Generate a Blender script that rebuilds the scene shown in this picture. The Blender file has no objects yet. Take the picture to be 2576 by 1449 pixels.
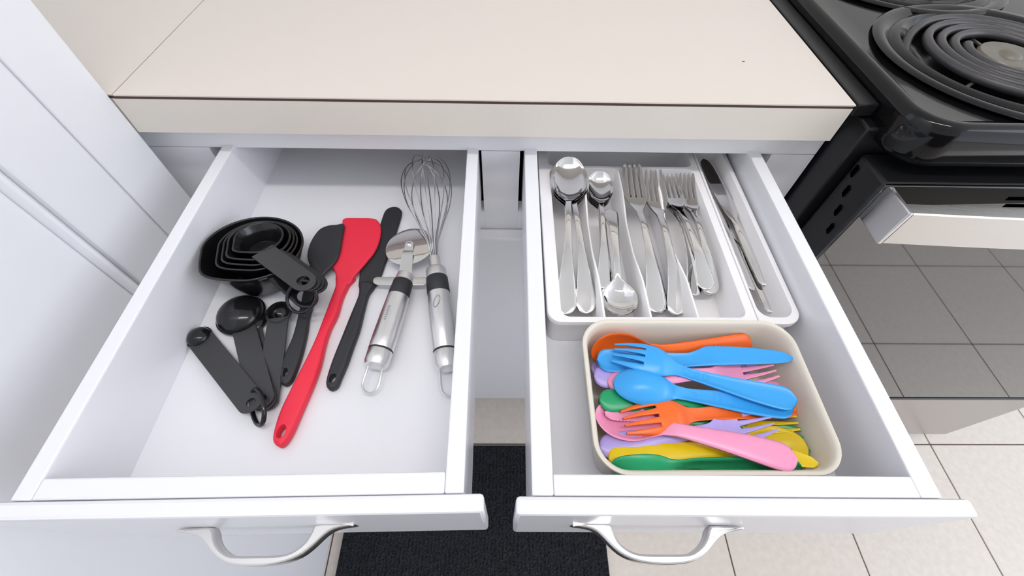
import bpy, bmesh, math, random
import numpy as np
from mathutils import Vector, Matrix
random.seed(7)
SC = bpy.context.scene
COL = SC.collection

# ---------------------------------------------------------------- camera
CF, CP, CYAW, CROLL = 1063.92, math.radians(54.9094), math.radians(1.6387), math.radians(1.7417)
CAM = Vector((0.0, -0.3567, 0.2141))
_F = Vector((math.sin(CYAW)*math.cos(CP), math.cos(CYAW)*math.cos(CP), -math.sin(CP)))
_R = Vector((math.cos(CYAW), -math.sin(CYAW), 0))
_U = _R.cross(_F)
CR = math.cos(CROLL)*_R + math.sin(CROLL)*_U
CU = -math.sin(CROLL)*_R + math.cos(CROLL)*_U
cam = bpy.data.objects.new('camera', bpy.data.cameras.new('camera'))
COL.objects.link(cam)
M = Matrix((CR, CU, -_F)).transposed().to_4x4(); M.translation = CAM
cam.matrix_world = M
cam.data.sensor_width = 36.0
cam.data.lens = CF/2576*36.0
cam.data.clip_start = 0.01
SC.camera = cam

# ---------------------------------------------------------------- light
SC.view_settings.view_transform = 'Standard'
SC.view_settings.look = 'None'
SC.view_settings.gamma = 1.0
SC.view_settings.use_curve_mapping = False
SC.view_settings.exposure = 0.07
world = bpy.data.worlds.new('world'); SC.world = world; world.use_nodes = True
world.node_tree.nodes['Background'].inputs[0].default_value = (0.82, 0.90, 1.0, 1)
world.node_tree.nodes['Background'].inputs[1].default_value = 1.52

def area_light(name, loc, target, sx, sy, power, color):
    l = bpy.data.lights.new(name, 'AREA'); l.shape = 'RECTANGLE'; l.size = sx; l.size_y = sy
    l.energy = power; l.color = color
    o = bpy.data.objects.new(name, l); COL.objects.link(o)
    o.location = loc
    o.rotation_euler = (Vector(target)-Vector(loc)).to_track_quat('-Z', 'Y').to_euler()
    return o
FLOOR = -0.91
CEIL = 1.50
area_light('ceiling_lamp_light', (0.25, -0.50, CEIL-0.06), (0.25, -0.501, 0), 1.1, 0.10, 3.9, (1.0, 0.965, 0.93))
area_light('window_light', (2.45, -1.0, 0.75), (0.0, -0.5, -0.1), 1.3, 1.5, 13.0, (0.93, 0.95, 1.0))

# ---------------------------------------------------------------- helpers
def at(u, v, z):
    """a point of the place that the picture shows at (u, v) on the level z"""
    d = _F + CR*((u-1288)/CF) - CU*((v-724.5)/CF)
    return CAM + d*((z-CAM.z)/d.z)

def srgb(r, g, b):
    f = lambda c: (c/255/12.92) if c <= 10 else ((c/255+0.055)/1.055)**2.4
    return (f(r), f(g), f(b), 1)

def mat(name, col, rough=0.5, metal=0.0, spec=0.5, ior=1.5, coat=0.0, bump=0.0, bscale=200.0, vary=0.0, vscale=8.0,
        stretch=None, transmission=0.0, sss=0.0):
    m = bpy.data.materials.new(name); m.use_nodes = True
    nt = m.node_tree; b = nt.nodes['Principled BSDF']
    b.inputs['Base Color'].default_value = col
    b.inputs['Roughness'].default_value = rough
    b.inputs['Metallic'].default_value = metal
    b.inputs['Specular IOR Level'].default_value = spec
    b.inputs['IOR'].default_value = ior
    b.inputs['Coat Weight'].default_value = coat
    if sss:
        b.inputs['Subsurface Weight'].default_value = sss
        b.inputs['Subsurface Scale'].default_value = 0.004
    if bump or vary:
        tc = nt.nodes.new('ShaderNodeTexCoord'); src = tc.outputs['Object']
        if stretch:
            mp = nt.nodes.new('ShaderNodeMapping'); mp.inputs['Scale'].default_value = stretch
            nt.links.new(src, mp.inputs[0]); src = mp.outputs[0]
    if bump:
        n = nt.nodes.new('ShaderNodeTexNoise'); n.inputs['Scale'].default_value = bscale; n.inputs['Detail'].default_value = 4
        nt.links.new(src, n.inputs['Vector'])
        bp = nt.nodes.new('ShaderNodeBump'); bp.inputs['Strength'].default_value = bump; bp.inputs['Distance'].default_value = 0.001
        nt.links.new(n.outputs['Fac'], bp.inputs['Height']); nt.links.new(bp.outputs[0], b.inputs['Normal'])
    if vary:
        n2 = nt.nodes.new('ShaderNodeTexNoise'); n2.inputs['Scale'].default_value = vscale; n2.inputs['Detail'].default_value = 6
        nt.links.new(src, n2.inputs['Vector'])
        mr = nt.nodes.new('ShaderNodeMapRange'); mr.inputs[1].default_value = 0.3; mr.inputs[2].default_value = 0.7
        mr.inputs[3].default_value = 1-vary; mr.inputs[4].default_value = 1+vary
        nt.links.new(n2.outputs['Fac'], mr.inputs[0])
        mx = nt.nodes.new('ShaderNodeMix'); mx.data_type = 'RGBA'; mx.blend_type = 'MULTIPLY'; mx.inputs[0].default_value = 1
        mx.inputs[6].default_value = col
        cb = nt.nodes.new('ShaderNodeCombineColor')
        for k in range(3): nt.links.new(mr.outputs[0], cb.inputs[k])
        nt.links.new(cb.outputs[0], mx.inputs[7]); nt.links.new(mx.outputs[2], b.inputs['Base Color'])
    return m

MT = dict(
    paint=mat('white_paint', srgb(240, 240, 244), 0.42, bump=0.25, bscale=90),
    paint_gloss=mat('glossy_white_paint', srgb(240, 240, 245), 0.24, bump=0.12, bscale=60),
    wall=mat('wall_paint', srgb(226, 222, 216), 0.7),
    ceil=mat('ceiling_paint', srgb(240, 240, 240), 0.8),
    laminate=mat('cream_laminate', srgb(224, 214, 206), 0.45, vary=0.012, vscale=500, bump=0.05, bscale=900),
    laminate_edge=mat('cream_laminate_edge', srgb(228, 221, 211), 0.45, vary=0.012, vscale=400),
    seam=mat('brown_seam', srgb(88, 66, 58), 0.8),
    inner_shade=mat('painted_inner_shade', srgb(30, 27, 26), 0.9),  # near-black colour stands in for the shade inside the cabinet
    tile=mat('beige_tile', srgb(228, 217, 207), 0.32, vary=0.05, vscale=70, bump=0.08, bscale=120),
    grout=mat('brown_grout', srgb(112, 98, 90), 0.9),
    mat_fibre=mat('charcoal_carpet', srgb(46, 47, 52), 0.95, vary=0.85, vscale=420, spec=0.1),
    white_plastic=mat('white_plastic', srgb(250, 248, 249), 0.38),
    cream_plastic=mat('cream_plastic', srgb(227, 220, 206), 0.3),
    black_plastic=mat('black_plastic', srgb(23, 23, 25), 0.16, bump=0.05, bscale=60),
    black_plastic_satin=mat('black_plastic_satin', srgb(56, 56, 58), 0.32, bump=0.2, bscale=900),
    black_silicone=mat('black_silicone', srgb(43, 44, 48), 0.55, vary=0.06, vscale=90),
    red_silicone=mat('red_silicone', srgb(243, 44, 72), 0.5, sss=0.15),
    chrome=mat('polished_steel', (0.78, 0.77, 0.76, 1), 0.06, metal=1.0),
    satin=mat('satin_steel', (0.78, 0.77, 0.77, 1), 0.34, metal=1.0, bump=0.12, bscale=140, stretch=(1, 1, 14)),
    nickel=mat('brushed_nickel', (0.72, 0.71, 0.70, 1), 0.26, metal=1.0),
    wire=mat('steel_wire', (0.60, 0.60, 0.60, 1), 0.18, metal=1.0),
    brushed=mat('brushed_steel', (0.74, 0.71, 0.68, 1), 0.3, metal=1.0, bump=0.15, bscale=60, stretch=(1, 40, 40)),
    stainless=mat('grey_stainless', (0.42, 0.40, 0.39, 1), 0.28, metal=1.0, bump=0.08, bscale=30, stretch=(1, 30, 30)),
    enamel=mat('black_enamel', srgb(13, 13, 15), 0.08, spec=0.35, ior=1.5, bump=0.02, bscale=30),
    oven_glass=mat('black_oven_glass', srgb(8, 8, 9), 0.03, spec=0.9, ior=1.8),
    oven_black=mat('black_oven_metal', srgb(22, 22, 24), 0.35),
    slot=mat('black_slot', srgb(3, 3, 3), 0.9, spec=0.0),
    coil=mat('grey_heating_coil', srgb(74, 72, 74), 0.38, metal=0.3, vary=0.1, vscale=60),
    disc=mat('dull_steel_disc', srgb(130, 124, 116), 0.4, metal=0.7, vary=0.1, vscale=80),
    etch=mat('etched_grey', srgb(150, 149, 152), 0.5, metal=0.5),
    blue=mat('blue_plastic', srgb(58, 166, 240), 0.3),
    purple=mat('lavender_plastic', srgb(186, 168, 238), 0.3),
    pink=mat('pink_plastic', srgb(246, 158, 196), 0.3),
    green=mat('green_plastic', srgb(28, 160, 104), 0.3),
    orange=mat('orange_plastic', srgb(250, 108, 32), 0.3),
    yellow=mat('yellow_plastic', srgb(240, 206, 16), 0.3),
    lamp=None, glass=mat('window_glass', (0.9, 0.95, 1, 1), 0.02),
    wood=mat('brown_wood_panel', srgb(74, 62, 56), 0.5, vary=0.15, vscale=12, stretch=(6, 6, 0.6)),
)
def emitter(name, col, s):
    m = bpy.data.materials.new(name); m.use_nodes = True
    nt = m.node_tree; nt.nodes.clear()
    e = nt.nodes.new('ShaderNodeEmission'); e.inputs[0].default_value = col; e.inputs[1].default_value = s
    o = nt.nodes.new('ShaderNodeOutputMaterial'); nt.links.new(e.outputs[0], o.inputs[0])
    return m
MT['lamp'] = emitter('lamp_diffuser', (1, 0.97, 0.93, 1), 12.0)

class MB:
    def __init__(s): s.v = []; s.f = []
    def add(s, vs, fs):
        o = len(s.v); s.v += [tuple(p) for p in vs]; s.f += [tuple(i+o for i in f) for f in fs]; return s
    def box(s, x0, x1, y0, y1, z0, z1, xf=None):
        vs = [Vector((x, y, z)) for z in (z0, z1) for x, y in ((x0, y0), (x1, y0), (x1, y1), (x0, y1))]
        if xf: vs = [xf(p) for p in vs]
        return s.add(vs, [(3, 2, 1, 0), (4, 5, 6, 7), (0, 1, 5, 4), (1, 2, 6, 5), (2, 3, 7, 6), (3, 0, 4, 7)])
    def rings(s, rings, close=True, cap0=False, cap1=False):
        n = len(rings[0]); vs = [p for r in rings for p in r]; fs = []
        for i in range(len(rings)-1):
            for j in range(n if close else n-1):
                k = (j+1) % n
                fs.append((i*n+j, i*n+k, (i+1)*n+k, (i+1)*n+j))
        if cap0: fs.append(tuple(range(n-1, -1, -1)))
        if cap1: fs.append(tuple(range((len(rings)-1)*n, len(rings)*n)))
        return s.add(vs, fs)
    def tube(s, pts, r, n=10, closed=False, caps=True):
        pts = [Vector(p) for p in pts]; m = len(pts)
        rr = r if hasattr(r, '__len__') else [r]*m
        up = None; rg = []
        for i, p in enumerate(pts):
            a = pts[(i-1) % m] if (i or closed) else p
            b = pts[(i+1) % m] if (i < m-1 or closed) else p
            t = (b-a).normalized()
            if up is None:
                up = Vector((0, 0, 1)) if abs(t.z) < 0.9 else Vector((1, 0, 0))
            up = (up - t*up.dot(t)).normalized(); sd = t.cross(up)
            rg.append([p + (up*math.cos(2*math.pi*k/n) + sd*math.sin(2*math.pi*k/n))*rr[i] for k in range(n)])
        if closed: rg.append(rg[0])
        return s.rings(rg, True, caps and not closed, caps and not closed)
    def revolve(s, prof, n=40, xf=None, cap=False):
        rg = []
        for r, z in prof:
            rg.append([Vector((r*math.cos(2*math.pi*k/n), r*math.sin(2*math.pi*k/n), z)) for k in range(n)])
        if xf: rg = [[xf(p) for p in r] for r in rg]
        return s.rings(rg, True, cap, cap)

def mesh_of(name, mb, m, smooth=True, bevel=0.0, seg=2, recalc=True, angle=40):
    me = bpy.data.meshes.new(name)
    if isinstance(mb, MB):
        bm = bmesh.new(); vs = [bm.verts.new(p) for p in mb.v]
        for f in mb.f:
            try: bm.faces.new([vs[i] for i in f])
            except ValueError: pass
    else: bm = mb
    bmesh.ops.remove_doubles(bm, verts=bm.verts[:], dist=1e-6)
    bmesh.ops.dissolve_degenerate(bm, edges=bm.edges[:], dist=1e-7)
    if recalc: bmesh.ops.recalc_face_normals(bm, faces=bm.faces[:])
    if bevel:
        es = [e for e in bm.edges if len(e.link_faces) == 2 and e.calc_face_angle(0) > 0.6]
        bmesh.ops.bevel(bm, geom=es, offset=bevel, segments=seg, affect='EDGES', profile=0.5, clamp_overlap=True)
        lay = bm.faces.layers.int.get('flat') or bm.faces.layers.int.new('flat')
        for f in bm.faces:
            f[lay] = 1 if len(f.verts) == 4 and min(e.calc_length() for e in f.edges) > bevel*1.6 else 0
    if smooth:
        ca = math.radians(angle)
        lay = bm.faces.layers.int.get('flat')
        for f in bm.faces: f.smooth = not (lay and f[lay])
        for e in bm.edges:
            if len(e.link_faces) == 2 and e.calc_face_angle(0) > ca: e.smooth = False
    bm.to_mesh(me); bm.free()
    if m is not None: me.materials.append(m)
    return me

def obj(name, mb, m, parent=None, label=None, **kw):
    me = mb if isinstance(mb, bpy.types.Mesh) else mesh_of(name, mb, m, **kw)
    o = bpy.data.objects.new(name, me); COL.objects.link(o)
    if parent is not None:
        o.parent = parent
        o.matrix_parent_inverse = WM[parent.name].inverted()
        WM[o.name] = Matrix.Identity(4)
    else: WM[o.name] = Matrix.Identity(4)
    if label: o['label'] = label
    return o
WM = {}

def tag(o, label, cat, group=None):
    o['label'] = label; o['category'] = cat
    if group: o['group'] = group
    return o
def thing(name, label, cat, loc, group=None):
    o = bpy.data.objects.new(name, None); COL.objects.link(o)
    o.empty_display_size = 0.02; o.location = loc
    WM[o.name] = Matrix.Translation(loc)
    return tag(o, label, cat, group)
def struct(name, mb, m, parent=None, **kw):
    o = obj(name, mb, m, parent, **kw)
    if parent is None: o['kind'] = 'structure'
    return o
def box_part(name, parent, m, x0, x1, y0, y1, z0, z1, bevel=0.0, xf=None, label=None):
    return obj(name, MB().box(x0, x1, y0, y1, z0, z1, xf), m, parent, label, bevel=bevel)

def catmull(P, k=4, closed=True):
    P = [Vector(p) for p in P]; n = len(P); out = []
    for i in range(n if closed else n-1):
        a = P[(i-1) % n] if (closed or i) else P[i]
        b = P[i]; c = P[(i+1) % n]
        d = P[(i+2) % n] if (closed or i < n-2) else c
        for j in range(k):
            t = j/k
            out.append(0.5*((2*b)+(c-a)*t+(2*a-5*b+4*c-d)*t*t+(3*b-a-3*c+d)*t**3))
    if not closed: out.append(P[-1])
    return out
def rrect(x0, x1, y0, y1, r, n=6):
    out = []
    rs = r if hasattr(r, '__len__') else [r]*4
    for (cx, cy, a), q in zip(((x1-rs[0], y0+rs[0], -90), (x1-rs[1], y1-rs[1], 0), (x0+rs[2], y1-rs[2], 90), (x0+rs[3], y0+rs[3], 180)), rs):
        for k in range(n+1):
            t = math.radians(a+90*k/n); out.append(Vector((cx+q*math.cos(t), cy+q*math.sin(t))))
    return out
def circle2(c, r, n=20, ry=None, rot=0.0):
    ry = r if ry is None else ry; out = []
    for k in range(n):
        t = 2*math.pi*k/n; x, y = r*math.cos(t), ry*math.sin(t)
        out.append(Vector((c[0]+x*math.cos(rot)-y*math.sin(rot), c[1]+x*math.sin(rot)+y*math.cos(rot))))
    return out
def area2(P): return 0.5*sum(P[i].x*P[(i+1) % len(P)].y-P[(i+1) % len(P)].x*P[i].y for i in range(len(P)))
def inset(P, d):
    n = len(P); out = []
    for i in range(n):
        e1 = (P[i]-P[i-1]); e2 = (P[(i+1) % n]-P[i])
        t = (e1.normalized()+e2.normalized())
        if t.length < 1e-6: t = e2
        t.normalize(); out.append(P[i]+Vector((-t.y, t.x))*d)
    return out
def pebble(outer, zb, zt, r=0.001, holes=(), zf=None, rb=None, xf=None):
    """a slab with rounded edges over an outline, its holes pierced; zf(x, y) lifts it"""
    rb = r*0.6 if rb is None else rb
    bm = bmesh.new(); loops = []; fl_ = bm.faces.layers.int.new('flat')
    prof = [(rb, zb), (rb*0.3, zb+rb*0.3), (0, zb+rb), (0, zt-r), (r*0.13, zt-r*0.5), (r*0.42, zt-r*0.17), (r, zt)]
    for L, hole in [(outer, False)]+[(h, True) for h in holes]:
        P = [Vector((p[0], p[1])) for p in L]
        if area2(P) < 0: P.reverse()
        rg = []
        for d, z in prof:
            Q = inset(P, -min(d, 0.0009)*0.8 if hole else d)
            row = []
            for q in Q:
                p = Vector((q.x, q.y, z+(zf(q.x, q.y) if zf else 0)))
                row.append(bm.verts.new(xf(p) if xf else p))
            rg.append(row)
        n = len(P)
        for a, b in zip(rg[:-1], rg[1:]):
            for j in range(n):
                k = (j+1) % n; bm.faces.new((a[j], a[k], b[k], b[j]))
        loops.append((rg[0], rg[-1]))
    for side in (0, 1):
        es = []
        for lp in loops:
            row = lp[side]; n = len(row)
            for j in range(n):
                e = bm.edges.get((row[j], row[(j+1) % n])); es.append(e)
        r_ = bmesh.ops.triangle_fill(bm, use_beauty=True, edges=es)
        if not zf:
            for f in r_['geom']:
                if isinstance(f, bmesh.types.BMFace): f[fl_] = 1
    return bm
def px(P, z): return [at(u, v, z).to_2d() for u, v in P]

def interp(xs, ys):
    """smooth (Catmull-Rom, clamped) interpolation of a profile"""
    xs = list(xs); ys = list(ys); n = len(xs)
    d = []
    for i in range(n):
        if 0 < i < n-1:
            h0, h1 = xs[i]-xs[i-1], xs[i+1]-xs[i]; s0, s1 = (ys[i]-ys[i-1])/h0, (ys[i+1]-ys[i])/h1
            d.append(0 if s0*s1 <= 0 else 2*s0*s1/(s0+s1))
        elif i == 0: d.append((ys[1]-ys[0])/(xs[1]-xs[0]))
        else: d.append((ys[-1]-ys[-2])/(xs[-1]-xs[-2]))
    def f(x):
        x = min(max(x, xs[0]), xs[-1]); i = 0
        while i < n-2 and x > xs[i+1]: i += 1
        h = xs[i+1]-xs[i]; t = (x-xs[i])/h
        return ((2*t**3-3*t*t+1)*ys[i]+(t**3-2*t*t+t)*h*d[i]+(-2*t**3+3*t*t)*ys[i+1]+(t**3-t*t)*h*d[i+1])
    return f
def cap(d, a): return 1.0 if d >= a else math.sqrt(max(0.0, 1-((a-d)/a)**2))

# ================================================================ the room
room = [-1.6, 2.4, -2.3, 0.66]
fl = MB().box(room[0], room[1], room[2], room[3], FLOOR-0.04, FLOOR-0.0025)
floor = struct('floor', fl, MT['grout'])
floor['label'] = 'beige ceramic tile floor with thin brown grout lines'
TS = 0.3015; X0 = 0.5148
tile_me = mesh_of('tile', pebble(rrect(-TS/2+0.0016, TS/2-0.0016, -TS/2+0.0016, TS/2-0.0016, 0.002, 2), -0.010, 0.0, 0.0009), MT['tile'])
for i in range(-3, 7):
    for j in range(-7, 2):
        cx = X0+(i-0.5)*TS; cy = -0.0592+(j+0.5)*TS
        if cx-TS/2 > room[1] or cy+TS/2 > 0.62: continue
        t = bpy.data.objects.new('tile', tile_me); COL.objects.link(t)
        t.location = (cx, cy, FLOOR); t.rotation_euler = (0, 0, (i*7+j*3) % 4*math.pi/2)
        t.parent = floor
struct('wall_back', MB().box(room[0], room[1], 0.65, 0.75, FLOOR, CEIL), MT['wall'])
op = thing('added_reflection_cabinet', 'added brown wooden cabinet behind the camera, a dark shape for reflections', 'cabinet', (0.5, -1.7, FLOOR))  # unseen cabinet, added as a dark element for the steel to reflect
box_part('body', op, MT['wood'], -0.6, 1.2, -2.25, -1.65, FLOOR+0.001, -0.04)
box_part('worktop', op, MT['laminate'], -0.62, 1.22, -2.26, -1.62, -0.039, 0.0)
struct('unseen_wall_front', MB().box(-1.6, 1.9, -2.4, -2.3, FLOOR, CEIL), MT['wall'])  # unseen wall behind the camera, added to lower the frontal light
struct('ceiling', MB().box(room[0], room[1], room[2], 0.75, CEIL, CEIL+0.1), MT['ceil'])
lampo = thing('ceiling_lamp', 'long white ceiling lamp above the open drawers', 'lamp', (0.25, -0.5, CEIL))
obj('housing', MB().box(-0.36, 0.86, -0.58, -0.42, CEIL-0.045, CEIL), MT['paint'], lampo, bevel=0.006)
obj('diffuser', MB().box(-0.33, 0.83, -0.55, -0.45, CEIL-0.052, CEIL-0.046), MT['lamp'], lampo)

# ================================================================ tall cabinet on the left
XW = -0.3525
tall = thing('tall_cabinet', 'tall white painted cabinet with a beaded door, left of the drawers', 'cabinet', (XW-0.03, -0.45, FLOOR))
box_part('side_stile', tall, MT['paint'], XW-0.60, XW, -0.0545, -0.0004, FLOOR+0.11, CEIL-0.002, 0.0015)
box_part('face_board', tall, MT['paint'], XW-0.60, XW-0.0006, -0.1150, -0.0550, FLOOR+0.11, CEIL-0.002, 0.003)
dr = box_part('door', tall, MT['paint'], XW-0.020, XW-0.0025, -0.95, -0.1285, FLOOR+0.11, CEIL-0.3, 0.002)
bd = MB()
prof = [(XW-0.006, -0.1156), (XW-0.0045, -0.1180), (XW+0.0005, -0.1196), (XW+0.0032, -0.1214), (XW+0.0040, -0.1236), (XW+0.0030, -0.1258), (XW-0.001, -0.1276), (XW-0.006, -0.1282)]
bd.rings([[Vector((x, y, FLOOR+0.11)) for x, y in prof], [Vector((x, y, CEIL-0.3)) for x, y in prof]], True, True, True)
obj('bead_moulding', bd, MT['paint_gloss'], tall)
box_part('carcass', tall, MT['paint'], XW-0.60, XW-0.021, -0.96, -0.1155, FLOOR+0.11, CEIL-0.003)
box_part('toe_kick', tall, MT['paint'], XW-0.58, XW-0.045, -0.95, -0.002, FLOOR+0.0005, FLOOR+0.11)

# ================================================================ base cabinet with two drawers
YF = 0.02
cab = thing('base_cabinet', 'white painted base cabinet with two open drawers under the cream worktop', 'cabinet', (-0.01, 0.30, FLOOR))
P = MT['paint']
box_part('top_rail', cab, P, -0.420, 0.3321, YF, YF+0.019, -0.0695, -0.0382, 0.0008)
box_part('stile', cab, P, -0.420, -0.3119, YF, YF+0.019, FLOOR+0.17, -0.0700, 0.0008)
box_part('stile', cab, P, -0.0262, 0.0150, YF, YF+0.019, -0.2085, -0.0700)
box_part('stile', cab, P, 0.2850, 0.3321, YF, YF+0.019, FLOOR+0.17, -0.0700, 0.0008)
box_part('middle_rail', cab, P, -0.3115, -0.0263, YF, YF+0.019, -0.2085, -0.1585)
box_part('middle_rail', cab, P, 0.0151, 0.2846, YF, YF+0.019, -0.2085, -0.1585)
box_part('lower_panel', cab, P, -0.3115, 0.2846, YF+0.001, YF+0.018, FLOOR+0.17, -0.2090)
box_part('door', cab, P, -0.095, 0.300, 0.0005, YF-0.0005, -0.745, -0.188, 0.003)
box_part('door', cab, P, -0.330, -0.100, 0.0005, YF-0.0005, -0.745, -0.188, 0.003)
box_part('side_panel', cab, P, 0.3140, 0.3318, YF+0.02, 0.60, FLOOR+0.0005, -0.0385)
box_part('side_panel', cab, P, -0.3510, -0.334, YF+0.02, 0.60, FLOOR+0.0005, -0.0385)
box_part('back_panel', cab, MT['inner_shade'], -0.333, 0.313, 0.585, 0.60, FLOOR+0.12, -0.0385)
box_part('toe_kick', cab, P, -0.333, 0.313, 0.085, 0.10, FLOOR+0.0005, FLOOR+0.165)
box_part('inner_floor', cab, MT['inner_shade'], -0.333, 0.313, YF+0.02, 0.584, -0.185, -0.175)
box_part('inner_divider', cab, MT['inner_shade'], -0.0095, -0.0075, YF+0.02, 0.584, -0.174, -0.0700)

ZT, ZB, ZFB = -0.066, -0.130, -0.1625
def rotf(a, pxv):
    c, s = math.cos(a), math.sin(a)
    return lambda p: Vector((pxv+c*(p[0]-pxv)-s*p[1], s*(p[0]-pxv)+c*p[1], p[2]))
hx = [(240, 378), (320, 366), (500, 361), (690, 360), (722, 500), (765, 600), (840, 680), (960, 735), (1250, 739), (1500, 738), (1650, 718),
      (1780, 660), (1900, 560), (1980, 430), (2035, 338), (2250, 330), (2440, 328), (2528, 348), (2520, 365), (2330, 392), (2200, 440), (2085, 530),
      (1990, 620), (1860, 725), (1710, 800), (1520, 852), (1250, 878), (980, 862), (830, 815), (690, 705), (610, 590), (540, 505), (430, 448), (300, 420), (228, 404)]
hx = [(400+x/5.152, 1250+y/5.152) for x, y in hx]
ZH = -0.108
handle_pts = [at(u, v, ZH).to_2d() for u, v in hx]
def make_drawer(side, x0, x1, i0, i1, fx0, fx1, yb, yaw, piv, hshift):
    xf = rotf(yaw, piv)
    yi = yb+0.0125                                  # inner face of the drawer's front board
    back = 0.135
    d = obj('drawer', MB().box(i0-0.002, i1+0.002, yi-0.002, back-0.010, ZB-0.006, ZB, xf), MT['paint_gloss'], cab)
    d['label'] = ('open left drawer holding the black and steel utensils' if side == 'L' else 'open right drawer holding the cutlery tray and cream box')
    box_part('side_board', d, MT['paint_gloss'], x0, i0, yb+0.0002, back, ZB-0.012, ZT, 0.0012, xf)
    box_part('side_board', d, MT['paint_gloss'], i1, x1, yb+0.0002, back, ZB-0.012, ZT, 0.0012, xf)
    box_part('back_board', d, MT['paint_gloss'], i0, i1, back-0.012, back, ZB, ZT-0.004, 0.001, xf)
    box_part('front_board', d, MT['paint_gloss'], i0, i1, yb+0.0002, yi, ZB-0.012, ZT, 0.0012, xf)
    box_part('front_panel', d, MT['paint_gloss'], fx0, fx1, yb-0.0105, yb, ZFB, ZT+0.0008, 0.0024, xf)
    pts = [Vector((p.x+hshift, p.y)) for p in handle_pts]
    if side == 'R':
        xc = sum(p.x for p in pts)/len(pts)
        pts = [Vector((2*xc-p.x, p.y)) for p in pts]
    yp = yb-0.0105
    ymax = max(p.y for p in pts)
    y_at = lambda x: xf(Vector((x, yp, 0))).y
    pts = [Vector((p.x, p.y-ymax+y_at(p.x)+0.0008)) for p in pts]
    obj('handle', pebble(catmull(pts, 2), ZH-0.0105, ZH, 0.0014), MT['nickel'], d, 'satin nickel arched pull')
    return d
make_drawer('L', -0.2951, -0.0288, -0.2829, -0.0405, -0.3070, -0.0166, -0.3133, 0.0153, -0.15, 0.0)
make_drawer('R', 0.0192, 0.2703, 0.0325, 0.2571, 0.0095, 0.2863, -0.3137, -0.0066, 0.15, 0.2615)

# ================================================================ worktop
XR = 0.3187
top = thing('worktop', 'cream laminate worktop with a dark seam line along its front edge', 'worktop', (0, 0.3, -0.038))
box_part('top_sheet', top, MT['laminate'], -0.3486, XR, -0.0004, 0.645, -0.0013, 0.0)
box_part('top_sheet', top, MT['laminate'], -1.30, -0.3498, 0.0004, 0.645, -0.0013, 0.0)
box_part('core_line', top, MT['seam'], -0.3500, XR-0.0006, 0.0004, 0.64, -0.0041, -0.0014)
box_part('core_line', top, MT['seam'], -1.30, -0.3502, 0.0010, 0.64, -0.0041, -0.0014)
box_part('edge_strip', top, MT['laminate_edge'], -0.3520, XR, 0.0, 0.64, -0.038, -0.0042)
box_part('edge_strip', top, MT['laminate_edge'], -1.30, -0.3524, 0.001, 0.64, -0.038, -0.0042)
c = at(1870, 155, 0)
obj('chip', pebble(circle2((c.x, c.y), 0.0016, 8, 0.0009), -0.0005, 0.0002, 0.0001), MT['seam'], top)

# ================================================================ electric range
rg = thing('electric_range', 'black electric range with coil burners and a steel oven handle', 'stove', (0.72, 0.28, FLOOR))
RX0, RX1 = 0.336, 1.096
box_part('body', rg, MT['oven_black'], RX0, RX1, -0.012, 0.62, FLOOR+0.03, -0.016, 0.002)
box_part('side_flange', rg, MT['oven_black'], 0.3235, 0.3445, 0.0035, 0.60, -0.014, -0.0012, 0.002)
ck = bmesh.new()
def ckrings(spec, holes, bm):
    last = None
    for x0, x1, y0, y1, r, z in spec:
        row = [bm.verts.new((p.x, p.y, z)) for p in rrect(x0, x1, y0, y1, r, 14)]
        if last:
            n = len(row)
            for j in range(n):
                k = (j+1) % n; bm.faces.new((last[j], last[k], row[k], row[j]))
        last = row
    es = [bm.edges.get((last[j], last[(j+1) % len(last)])) for j in range(len(last))]
    z = spec[-1][5]
    for cx, cy, r in holes:
        hr = [bm.verts.new((p.x, p.y, z)) for p in circle2((cx, cy), r, 48)]
        es += [bm.edges.new((hr[j], hr[(j+1) % 48])) for j in range(48)]
    bmesh.ops.triangle_fill(bm, use_beauty=True, edges=es)
BF = (0.503, 0.074, 0.118); BB = (0.505, 0.292, 0.118); BF2 = (0.900, 0.074, 0.095); BB2 = (0.900, 0.292, 0.118)
def grow(d, z, r): return (0.352-d, 1.080+d, -0.0470-d, 0.600+d, max(r, 0.004), z)
ckrings([grow(0.0015, -0.0285, .030), grow(0.0045, -0.0262, .032), grow(0.0060, -0.020, .033), grow(0.0066, -0.004, .034), grow(0.0066, 0.004, .034), grow(0.0050, 0.0100, .034), grow(0.0015, 0.0125, .034),
         grow(-0.0030, 0.0125, .032), grow(-0.0065, 0.0105, .030), grow(-0.010, 0.0070, .028), grow(-0.016, 0.0056, .026)],
        [BF, BB, BF2, BB2], ck)
obj('cooktop', ck, MT['enamel'], rg, angle=60)
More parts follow.
